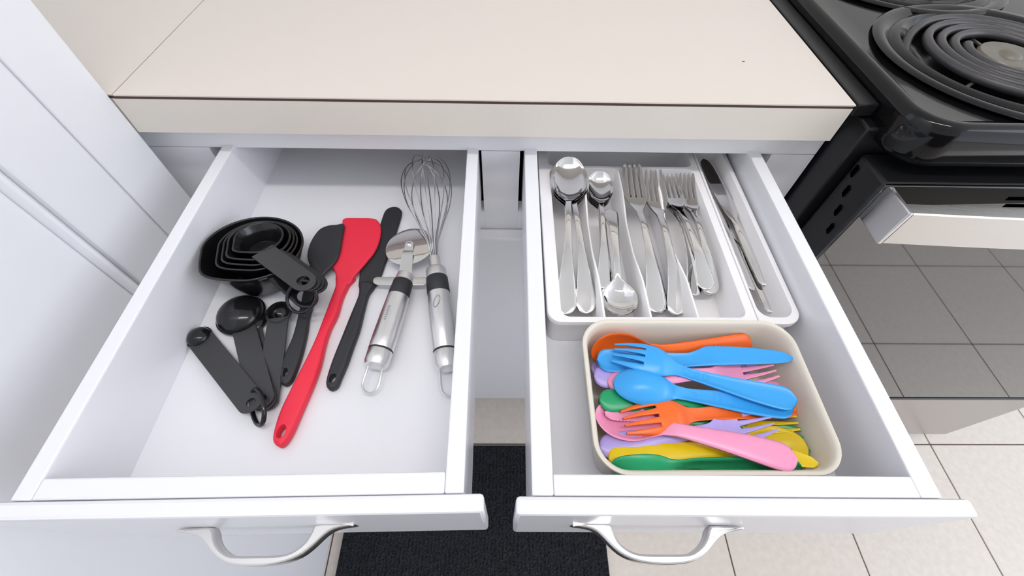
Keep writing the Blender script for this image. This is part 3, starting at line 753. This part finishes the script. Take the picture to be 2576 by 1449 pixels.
# ================================================================ shaped cutlery
class Loft:
    """a surface over s (length) and t in -1..1 (width), with thickness"""
    def __init__(s, w, z, th, dish, c=None):
        s.w, s.z, s.th, s.d, s.c = w, z, th, dish, c or (lambda q: 0)
    def top(s, q, t):
        return Vector((q, s.c(q)+s.w(q)*t, s.z(q)-s.d(q)*(1-t*t)))
    def bot(s, q, t):
        e = 0.35+0.65*(1-abs(t)**3)
        return s.top(q, t)-Vector((0, 0, s.th(q)*e))
    def nrm(s, q, t):
        h = 2e-4; e = 0.02
        dq = s.top(q+h, t)-s.top(max(q-h, 0), t)
        dt = s.top(q, min(t+e, 1))-s.top(q, max(t-e, -1))
        n = dq.cross(dt)
        return n.normalized() if n.length > 1e-12 else Vector((0, 0, 1))
    def strip(s, mb, qs, tl=lambda q: -1, tr_=lambda q: 1, nt=10, caps=True):
        if not hasattr(mb, 'n'): mb.n = []
        rgs = []
        for q in qs:
            a, b = tl(q), tr_(q)
            ts = [a+(b-a)*k/nt for k in range(nt+1)]
            rgs.append([s.top(q, t) for t in ts]+[s.bot(q, t) for t in reversed(ts)])
            side = Vector((0, 1, 0)); ns = []
            for sg, tt in ((1, ts), (-1, list(reversed(ts)))):
                for t in tt:
                    n = s.nrm(q, t)*sg
                    if t == ts[0]: n = (n-side*0.8).normalized()
                    if t == ts[-1]: n = (n+side*0.8).normalized()
                    ns.append(n)
            mb.n += ns
        m = len(rgs[0]); o = len(mb.v)
        for r in rgs: mb.v += [tuple(p) for p in r]
        for i in range(len(rgs)-1):
            for j in range(m):
                k = (j+1) % m
                mb.f.append((o+i*m+j, o+(i+1)*m+j, o+(i+1)*m+k, o+i*m+k))
        if caps:
            mb.f.append(tuple(o+j for j in range(m)))
            mb.f.append(tuple(o+(len(rgs)-1)*m+j for j in range(m-1, -1, -1)))
        return mb
def loft_mesh(name, mb, m):
    me = bpy.data.meshes.new(name)
    me.from_pydata(mb.v, [], mb.f); me.materials.append(m)
    me.polygons.foreach_set('use_smooth', [True]*len(me.polygons))
    me.normals_split_custom_set_from_vertices([tuple(n) for n in mb.n])
    return me
def lin(a, b, n): return [a+(b-a)*k/n for k in range(n+1)]
def ends(a, b, n): return [a+(b-a)*(0.5-0.5*math.cos(math.pi*k/n)) for k in range(n+1)]
def endb(a, b, n): return [a+(b-a)*math.sin(math.pi/2*k/n) for k in range(n+1)]

def spoon_meshes(L, bl, bw, dish, nw, ew, arch, th, hth, m, crown=0.0008, endcap=None, tipz=0.0, round_=0.92):
    """tip at s=0, handle end at s=L, hollow side up"""
    endcap = endcap or ew*1.0
    def w(q):
        if q < bl:
            u = q/bl; base = bw*math.sqrt(max(0, 1-abs(2*u-round_)**2/(max(round_, 2-round_))**2)) if False else 0
            if u < .46: return bw*math.sqrt(max(1e-6, 1-((.46-u)/.46)**2))
            p = interp([.46, .56, .68, .80, .92, 1.0], [1.0, .985, .90, .70, .38, nw/bw])
            return bw*p(u)
        p = interp([bl, bl+(L-bl)*.18, bl+(L-bl)*.45, bl+(L-bl)*.75, L-ew*0.9, L], [nw, nw*1.02, nw*1.25, ew*.74, ew, ew])
        return p(q)*cap(L-q+0.00003, endcap)
    zz = interp([0, bl*.3, bl*.8, bl*1.0, bl+(L-bl)*.22, bl+(L-bl)*.55, L], [tipz, 0.0, 0.0005, 0.0025, arch*.85, arch, arch*.15])
    dd = interp([0, bl*.12, bl*.45, bl*.75, bl*.95, bl*1.12, bl+(L-bl)*.3, L], [dish*.05, dish*.5, dish, dish*.72, dish*.16, -crown*.5, -crown, -crown*.6])
    tt = interp([0, bl*.9, bl*1.2, L*0.8, L], [th, th*1.2, hth, hth, hth*.8])
    lf = Loft(w, zz, tt, dd)
    q1 = [bl*(1-math.cos(math.pi/2*k/16)) for k in range(17)]+lin(bl, bl*1.06, 1)[1:]
    a = loft_mesh('bowl', lf.strip(MB(), q1), m)
    b = loft_mesh('handle', lf.strip(MB(), lin(bl*1.06, bl+(L-bl)*.7, 12)+endb(bl+(L-bl)*.7, L, 16)[1:]), m)
    return {'bowl': a, 'handle': b}
def fork_meshes(L, hl, root, hw, tw, nw, ew, arch, th, hth, m, crown=0.0008, tip=0.006, gap=0.34, endcap=None, dish=0.0008):
    endcap = endcap or ew
    def w(q):
        p = interp([0, root*.6, root, hl*.72, hl*.88, hl, hl+(L-hl)*.15, hl+(L-hl)*.45, hl+(L-hl)*.75, L-ew*.9, L], [tw, hw*.985, hw, hw*.90, hw*.55, nw*1.1, nw, nw*1.25, ew*.76, ew, ew])
        return p(q)*cap(L-q+0.00003, endcap)
    zz = interp([0, root*.5, root, hl*.75, hl, hl+(L-hl)*.22, hl+(L-hl)*.55, L], [tip, tip*.22, -0.0004, -0.0005, 0.0022, arch*.85, arch, arch*.15])
    dd = interp([0, root, hl*.8, hl*1.1, hl+(L-hl)*.3, L], [dish, dish*1.1, dish, -crown*.4, -crown, -crown*.6])
    tt = interp([0, root, hl, L*.8, L], [th*.7, th, hth, hth, hth*.8])
    lf = Loft(w, zz, tt, dd)
    mb = MB(); lf.strip(mb, lin(root, hl*1.05, 12), nt=12)
    for k in range(4):
        a = -1+0.5*k; b = a+0.5; g = gap*0.25
        cmid = (a+b)/2
        def tl(q, a=a, k=k, cmid=cmid):
            lo = a+(g if k else 0); f = max(0.0, 1-q/root)
            return lo+(cmid-lo)*f**2*0.75
        def trr(q, b=b, k=k, cmid=cmid):
            hi = b-(g if k < 3 else 0); f = max(0.0, 1-q/root)
            return hi+(cmid-hi)*f**2*0.75
        lf.strip(mb, [0.0]+lin(root*.03, root*1.02, 9), tl, trr, nt=3)
    a = loft_mesh('head', mb, m)
    b = loft_mesh('handle', lf.strip(MB(), lin(hl*1.05, hl+(L-hl)*.7, 12)+endb(hl+(L-hl)*.7, L, 16)[1:]), m)
    return {'head': a, 'handle': b}

def implement(name, meshes, label, cat, group, A, B, L, roll=0.0, first=[0]):
    fm = frame(A, B, roll=roll); s = (B-A).length/L
    t = bpy.data.objects.new(name, None); COL.objects.link(t); t.empty_display_size = 0.02
    t.matrix_world = fm @ Matrix.Scale(s, 4)
    tag(t, label, cat, group)
    for k, me in meshes.items():
        o = bpy.data.objects.new(k, me); COL.objects.link(o); o.parent = t
    return t

CH = MT['chrome']
SP = spoon_meshes(0.205, 0.066, 0.0212, 0.0078, 0.0033, 0.0108, 0.0115, 0.0012, 0.0024, CH, tipz=0.0035)
TS_ = spoon_meshes(0.165, 0.050, 0.0160, 0.0062, 0.0030, 0.0090, 0.0095, 0.0011, 0.0022, CH, tipz=0.003)
SS = spoon_meshes(0.150, 0.046, 0.0200, 0.0080, 0.0034, 0.0086, 0.0090, 0.0011, 0.0022, CH, tipz=0.0015)
DF = fork_meshes(0.200, 0.070, 0.046, 0.0133, 0.0118, 0.0036, 0.0108, 0.0115, 0.0018, 0.0024, CH)
SF = fork_meshes(0.170, 0.060, 0.036, 0.0118, 0.0104, 0.0032, 0.0096, 0.0100, 0.0017, 0.0023, CH)
def kn(L):
    wv = interp([0, .006, .02, .06, .10, .112, .118, .14, .19, .212, .22], [.0015, .0062, .0090, .0098, .0090, .0062, .0042, .0058, .0082, .0086, .0086])
    w = lambda q: wv(q)*cap(L-q+0.00003, 0.0080)*(cap(q+0.0004, 0.006))
    cc = interp([0, .05, .10, .118, .22], [-.0010, -.0004, .0012, .0, .0])
    z = lambda q: 0.0
    th = interp([0, .10, .117, .13, .19, .22], [.0009, .0013, .0036, .0052, .0056, .0040])
    d = interp([0, .10, .117, .13, .20, .22], [-.0001, -.0002, -.0012, -.0019, -.0020, -.0014])
    lf = Loft(w, z, th, d, cc)
    return {'blade': loft_mesh('blade', lf.strip(MB(), [0]+lin(.0008, .012, 8)+lin(.012, .1175, 14)[1:]), CH),
            'handle': loft_mesh('handle', lf.strip(MB(), lin(.1175, .20, 10)+endb(.20, L, 12)[1:]), CH)}
KN = kn(0.22)
ordn = ['topmost', 'second', 'third', 'fourth', 'fifth', 'sixth', 'bottom']
# dinner spoons: two handles fan out under one stack of bowls
for k in range(6):
    z = -0.0060*0-0.0031*k
    left = k in (0, 2, 4)
    A = at(1433-1.5*k, 399+4.0*k, -0.0800+z*.6); B = (at(1421+1.0*k, 792-1*k, -0.1090+z*0.5) if left else at(1473+1.5*k, 791-1*k, -0.1110+z*0.45))
    implement('dinner_spoon', SP, ['topmost dinner spoon of the stack, its handle to the left', 'second dinner spoon down, handle fanned out to the right', 'third dinner spoon down in the nested stack of large bowls', 'fourth dinner spoon down in the nested stack of large bowls', 'fifth dinner spoon down in the nested stack of large bowls', 'bottom dinner spoon beneath the stack of large bowls'][k],
              'spoon', 'steel dinner spoons in the tray', A, B, 0.205)
for k in range(5):
    z = -0.0030*k
    A = at(1508-1.2*k, 434+4.0*k, -0.0900+z*.7); B = at(1521-0.5*k, 728+2.5*k, -0.1090+z*0.85)
    implement('teaspoon', TS_, ['topmost teaspoon of the nested stack, bowl to the back', 'second teaspoon down in the nested stack of small bowls', 'third teaspoon down in the nested stack of small bowls', 'fourth teaspoon down in the nested stack of small bowls', 'bottom teaspoon of the nested stack of small bowls'][k],
              'spoon', 'steel teaspoons in the tray', A, B, 0.165)
for k in range(3):
    z = -0.0034*k
    A = at(1563-1.5*k, 794+0.8*k, -0.1015+z); B = at(1534+2*k, 528+7*k, -0.0940+z)
    implement('sugar_spoon', SS, ['topmost round sugar spoon, reversed with its bowl at the front', 'second round sugar spoon, under the reversed topmost one', 'bottom round sugar spoon of the reversed pile'][k],
              'spoon', 'reversed sugar spoons in the tray', A, B, 0.150)
for k in range(4):
    z = -0.0036*k
    A = at(1590-3.0*k, 423-3.0*k, -0.0850+z*.45); B = at(1650+2*k, 787+1.0*k, -0.1080+z)
    implement('dinner_fork', DF, ['topmost dinner fork of the left pile of large forks', 'second dinner fork down in the left pile of large forks', 'third dinner fork down in the left pile of large forks', 'bottom dinner fork of the left pile of large forks'][k],
              'fork', 'steel dinner forks in the tray', A, B, 0.200)
for k in range(2):
    z = -0.0038*k
    A = at(1641-2*k, 433+1*k, -0.0900+z*.5); B = at(1703-2*k, 793+1*k, -0.1150+z)
    implement('dinner_fork', DF, ['upper dinner fork at the right, half under the left pile', 'lower dinner fork at the right, beneath its twin'][k], 'fork', 'steel dinner forks in the tray', A, B, 0.200)
for k in range(3):
    z = -0.0035*k
    A = at(1724-1.5*k, 443+2*k, -0.0945+z*.8); B = at(1789-1.5*k, 740+2.2*k, -0.1120+z*.8)
    implement('salad_fork', SF, ['topmost small fork of the right pile of small forks', 'second small fork down in the right pile of small forks', 'bottom small fork of the right pile of small forks'][k],
              'fork', 'small steel forks in the tray', A, B, 0.170)
implement('salad_fork', SF, 'small fork at the left whose handle crosses over the right pile', 'fork', 'small steel forks in the tray', at(1681, 444, -0.0950), at(1778, 730, -0.1020), 0.170)
implement('salad_fork', SF, 'lowest left small fork with its handle against the divider', 'fork', 'small steel forks in the tray', at(1676, 450, -0.0990), at(1748, 745, -0.1150), 0.170, roll=-8)
implement('table_knife', KN, 'table knife on top with its broad dull blade lying flat', 'knife', 'steel table knives in the tray', at(1771, 399, -0.1010), at(1931, 718, -0.1090), 0.22, roll=6)
implement('table_knife', KN, 'table knife tipped on edge along the compartment wall', 'knife', 'steel table knives in the tray', at(1778, 445, -0.1090), at(1893, 729, -0.0985), 0.22, roll=-28)
implement('table_knife', KN, 'table knife lowest at the right, its rounded handle nearest the front', 'knife', 'steel table knives in the tray', at(1793, 470, -0.1180), at(1946, 786, -0.1150), 0.22, roll=4)
implement('table_knife', KN, 'table knife standing on edge at the bottom by the divider', 'knife', 'steel table knives in the tray', at(1783, 480, -0.1190), at(1906, 806, -0.1170), 0.22, roll=-78)

# ================================================================ cream box of children's cutlery
bx0, bx1, by0, by1, bz = 0.0600, 0.2315, -0.2995, -0.1795, -0.0800
cb = MB(); rows = []
def bl_(d, z, r): return [Vector((p.x, p.y, z)) for p in rrect(bx0+d, bx1-d, by0+d, by1-d, max(r-d, 0.004), 10)]
for d, z in [(0.0130, BL+0.0006), (0.0100, BL+0.0012), (0.0086, BL+0.004), (0.0040, bz-0.006), (0.0015, bz-0.004), (0.0006, bz-0.0015), (0.0010, bz-0.0004), (0.0022, bz), (0.0034, bz-0.0005), (0.0044, bz-0.002), (0.0056, bz-0.006), (0.0102, BL+0.006), (0.0118, BL+0.0034), (0.0150, BL+0.0026)]:
    rows.append(bl_(d, z, 0.024))
cb.rings(rows, True, True, True)
tag(obj('cutlery_box', cb, MT['cream_plastic'], angle=50), 'cream plastic box of bright children\'s cutlery in the right drawer', 'box')

KC = {}; KF = {}
def kid(kind, colour):
    key = (kind, colour)
    if key in KC: return KC[key]
    m = MT[colour]
    hw_ = [.0050, .0058, .0082, .0108, .0117, .0117]
    if kind == 'spoon':
        L = .145; bl = .052
        def w(q):
            if q < bl:
                u = q/bl
                if u < .44: return .0160*math.sqrt(max(1e-6, 1-((.44-u)/.44)**2))
                return .0160*interp([.44, .56, .72, .86, 1.0], [1.0, .97, .80, .55, .36])(u)
            return interp([bl, .060, .085, .115, .130, L], [.00576, .0052, .0070, .0098, .0107, .0107])(q)*cap(L-q+.00003, .0105)
        z = interp([0, .015, .040, .052, .066, .10, L], [.0030, .0005, .0008, .0040, .0065, .0070, .0035])
        d = interp([0, .008, .022, .038, .050, .060, .10, L], [.0004, .0045, .0080, .0058, .0008, -.0012, -.0020, -.0022])
        th = interp([0, .045, .060, .10, L], [.0022, .0026, .0046, .0056, .0050])
        lf = Loft(w, z, th, d)
        r = {'bowl': loft_mesh('bowl', lf.strip(MB(), [bl*(1-math.cos(math.pi/2*k/16)) for k in range(17)]+[.055]), m),
             'handle': loft_mesh('handle', lf.strip(MB(), lin(.055, .115, 10)+endb(.115, L, 14)[1:]), m)}
    elif kind == 'fork':
        L = .155; hl = .056; root = .0265
        def w(q):
            return interp([0, .012, root, .036, .046, hl, .066, .095, .125, .140, L], [.0112, .0130, .0142, .0145, .0112, .0062, .0052, .0070, .0098, .0107, .0107])(q)*cap(L-q+.00003, .0105)
        z = interp([0, .012, root, .042, .056, .070, .11, L], [.0060, .0022, .0002, .0008, .0040, .0065, .0070, .0035])
        d = interp([0, root, .040, .052, .066, .10, L], [.0012, .0030, .0034, .0004, -.0012, -.0020, -.0022])
        th = interp([0, root, .050, .065, .10, L], [.0020, .0026, .0030, .0046, .0056, .0050])
        lf = Loft(w, z, th, d); mb = MB(); lf.strip(mb, lin(root, .059, 12), nt=12)
        for k in range(4):
            a = -1+.5*k; b = a+.5; g = .085; cm = (a+b)/2
            f_ = lambda q: max(0.0, 1-q/root)
            tl = lambda q, a=a, k=k, cm=cm: (a+(g if k else 0))+(cm-(a+(g if k else 0)))*f_(q)*.62
            tr2 = lambda q, b=b, k=k, cm=cm: (b-(g if k < 3 else 0))+(cm-(b-(g if k < 3 else 0)))*f_(q)*.62
            lf.strip(mb, [0.0]+lin(root*.03, root*1.02, 8), tl, tr2, nt=3)
        r = {'head': loft_mesh('head', mb, m),
             'handle': loft_mesh('handle', lf.strip(MB(), lin(.059, .122, 10)+endb(.122, L, 14)[1:]), m)}
    else:
        L = .158
        # outline of the blade: straight back, serrated edge on the +y side, a notch before the handle
        up = interp([0, .004, .015, .045, .066, .074, .082, .095, .120, .138, L], [.0010, .0044, .0070, .0105, .0112, .0085, .0062, .0066, .0094, .0103, .0103])
        lo = interp([0, .004, .015, .045, .066, .074, .082, .095, .120, .138, L], [-.0016, -.0040, -.0050, -.0056, -.0058, -.0058, -.0060, -.0066, -.0094, -.0103, -.0103])
        ser = lambda q: (0.00035*math.sin(q*2*math.pi/.0026) if .006 < q < .060 else 0)
        w = lambda q: 0.5*(up(q)+ser(q)-lo(q))*cap(L-q+.00003, .0105)
        cc = lambda q: 0.5*(up(q)+ser(q)+lo(q))
        z = interp([0, .06, .082, .11, L], [.0, .0006, .0030, .0040, .0020])
        d = interp([0, .06, .082, .11, L], [-.0004, -.0006, -.0012, -.0020, -.0022])
        th = interp([0, .06, .082, .11, L], [.0020, .0026, .0042, .0056, .0050])
        lf = Loft(w, z, th, d, cc)
        r = {'blade': loft_mesh('blade', lf.strip(MB(), lin(0, .0772, 110)), m),
             'handle': loft_mesh('handle', lf.strip(MB(), lin(.0772, .122, 10)+endb(.122, L, 14)[1:]), m)}
    KC[key] = r; KF[key] = lf
    return r
KL = dict(spoon=.145, fork=.155, knife=.158)
def child(colour, kind, label, a, za, b, zb, roll=0):
    cn = {'purple': 'lavender'}.get(colour, colour)
    return implement('childrens_'+kind, kid(kind, colour), label, kind, 'bright plastic children\'s cutlery', at(a[0], a[1], za), at(b[0], b[1], zb), KL[kind], roll)
child('orange', 'spoon', 'orange plastic spoon at the back of the cream box', (1485, 884), -.0960, (1883, 862), -.1010, 52)
child('blue', 'knife', 'blue plastic knife with its serrated blade to the right', (1991, 900), -.0865, (1502, 905), -.0930, 180)
bf = child('blue', 'fork', 'blue plastic fork lying across the top of the heap', (1545, 881), -.0840, (2007, 1006), -.0830, 180)
child('purple', 'knife', 'lavender plastic knife under the blue knife', (1905, 918), -.1050, (1486, 930), -.1100, 0)
child('purple', 'spoon', 'lavender plastic spoon whose rounded handle end lies left of the pink fork', (1880, 934), -.1070, (1492, 953), -.1010, 0)
child('pink', 'fork', 'pink plastic fork with its prongs to the right', (1943, 930), -.0940, (1527, 968), -.0990, 0)
bs = child('blue', 'spoon', 'blue plastic spoon turned hollow side down', (1545, 962), -.0870, (1998, 1021), -.0905, 180)
child('green', 'knife', 'green plastic knife beneath the blue spoon', (1925, 1004), -.1060, (1506, 1010), -.0950, 0)
child('pink', 'knife', 'pink plastic knife, its serrated tip resting in the pink spoon', (1521, 1043), -.0955, (1985, 985), -.1090, 180)
child('orange', 'fork', 'orange plastic fork lying on the pink spoon bowl', (1574, 1058), -.0875, (2010, 1010), -.1000, 180)
child('green', 'fork', 'green plastic fork with its prongs low at the right', (2028, 1112), -.1070, (1570, 1035), -.1150, 0)
child('purple', 'fork', 'lavender plastic fork with a broad handle under the pink spoon', (1938, 1061), -.0975, (1508, 1130), -.1030, 0)
child('yellow', 'fork', 'yellow plastic fork with straight prongs at the right', (2000, 1060), -.1050, (1545, 1004), -.1150, 0)
child('pink', 'spoon', 'pink plastic spoon slanting across the front of the heap', (1497, 1040), -.0955, (1999, 1162), -.0845, -6)
child('yellow', 'spoon', 'yellow plastic spoon with its bowl at the right', (2024, 1122), -.1040, (1528, 1158), -.1020, 0)
child('yellow', 'knife', 'yellow plastic knife with a serrated edge under the pink spoon handle', (2056, 1166), -.0915, (1540, 1076), -.1100, 180)
child('green', 'spoon', 'green plastic spoon along the front wall of the cream box', (1540, 1174), -.0905, (2018, 1191), -.0955, -112)
child('orange', 'knife', 'orange plastic knife mostly hidden beneath the green spoon', (1900, 1192), -.1150, (1510, 1160), -.1170, 0)
# raised marks moulded into the backs of the two blue pieces that lie face down
def emboss(root, kind, spots):
    lf = KF[(kind, 'blue')]
    for s0, w_, h_ in spots:
        fr = []
        O = [Vector((s0-w_, -h_)), Vector((s0+w_, -h_)), Vector((s0+w_, h_)), Vector((s0-w_, h_))]; I = inset(O, 0.00045)
        z0 = lambda p, d: lf.bot(p.x, max(-1, min(1, p.y/lf.w(p.x))))+Vector((0, 0, -d))
        mbf = MB().rings([[z0(p, -0.0003) for p in O], [z0(p, 0.00016) for p in O], [z0(p, 0.00016) for p in I], [z0(p, -0.0003) for p in I]])
        o = bpy.data.objects.new('moulded_mark', mesh_of('moulded_mark', mbf, MT['blue'], smooth=False)); COL.objects.link(o); o.parent = root
emboss(bf, 'fork', [(0.0640, 0.0026, 0.0022), (0.0735, 0.0020, 0.0020), (0.0815, 0.0022, 0.0026)])
emboss(bs, 'spoon', [(0.0660, 0.0020, 0.0018), (0.0850, 0.0026, 0.0030)])
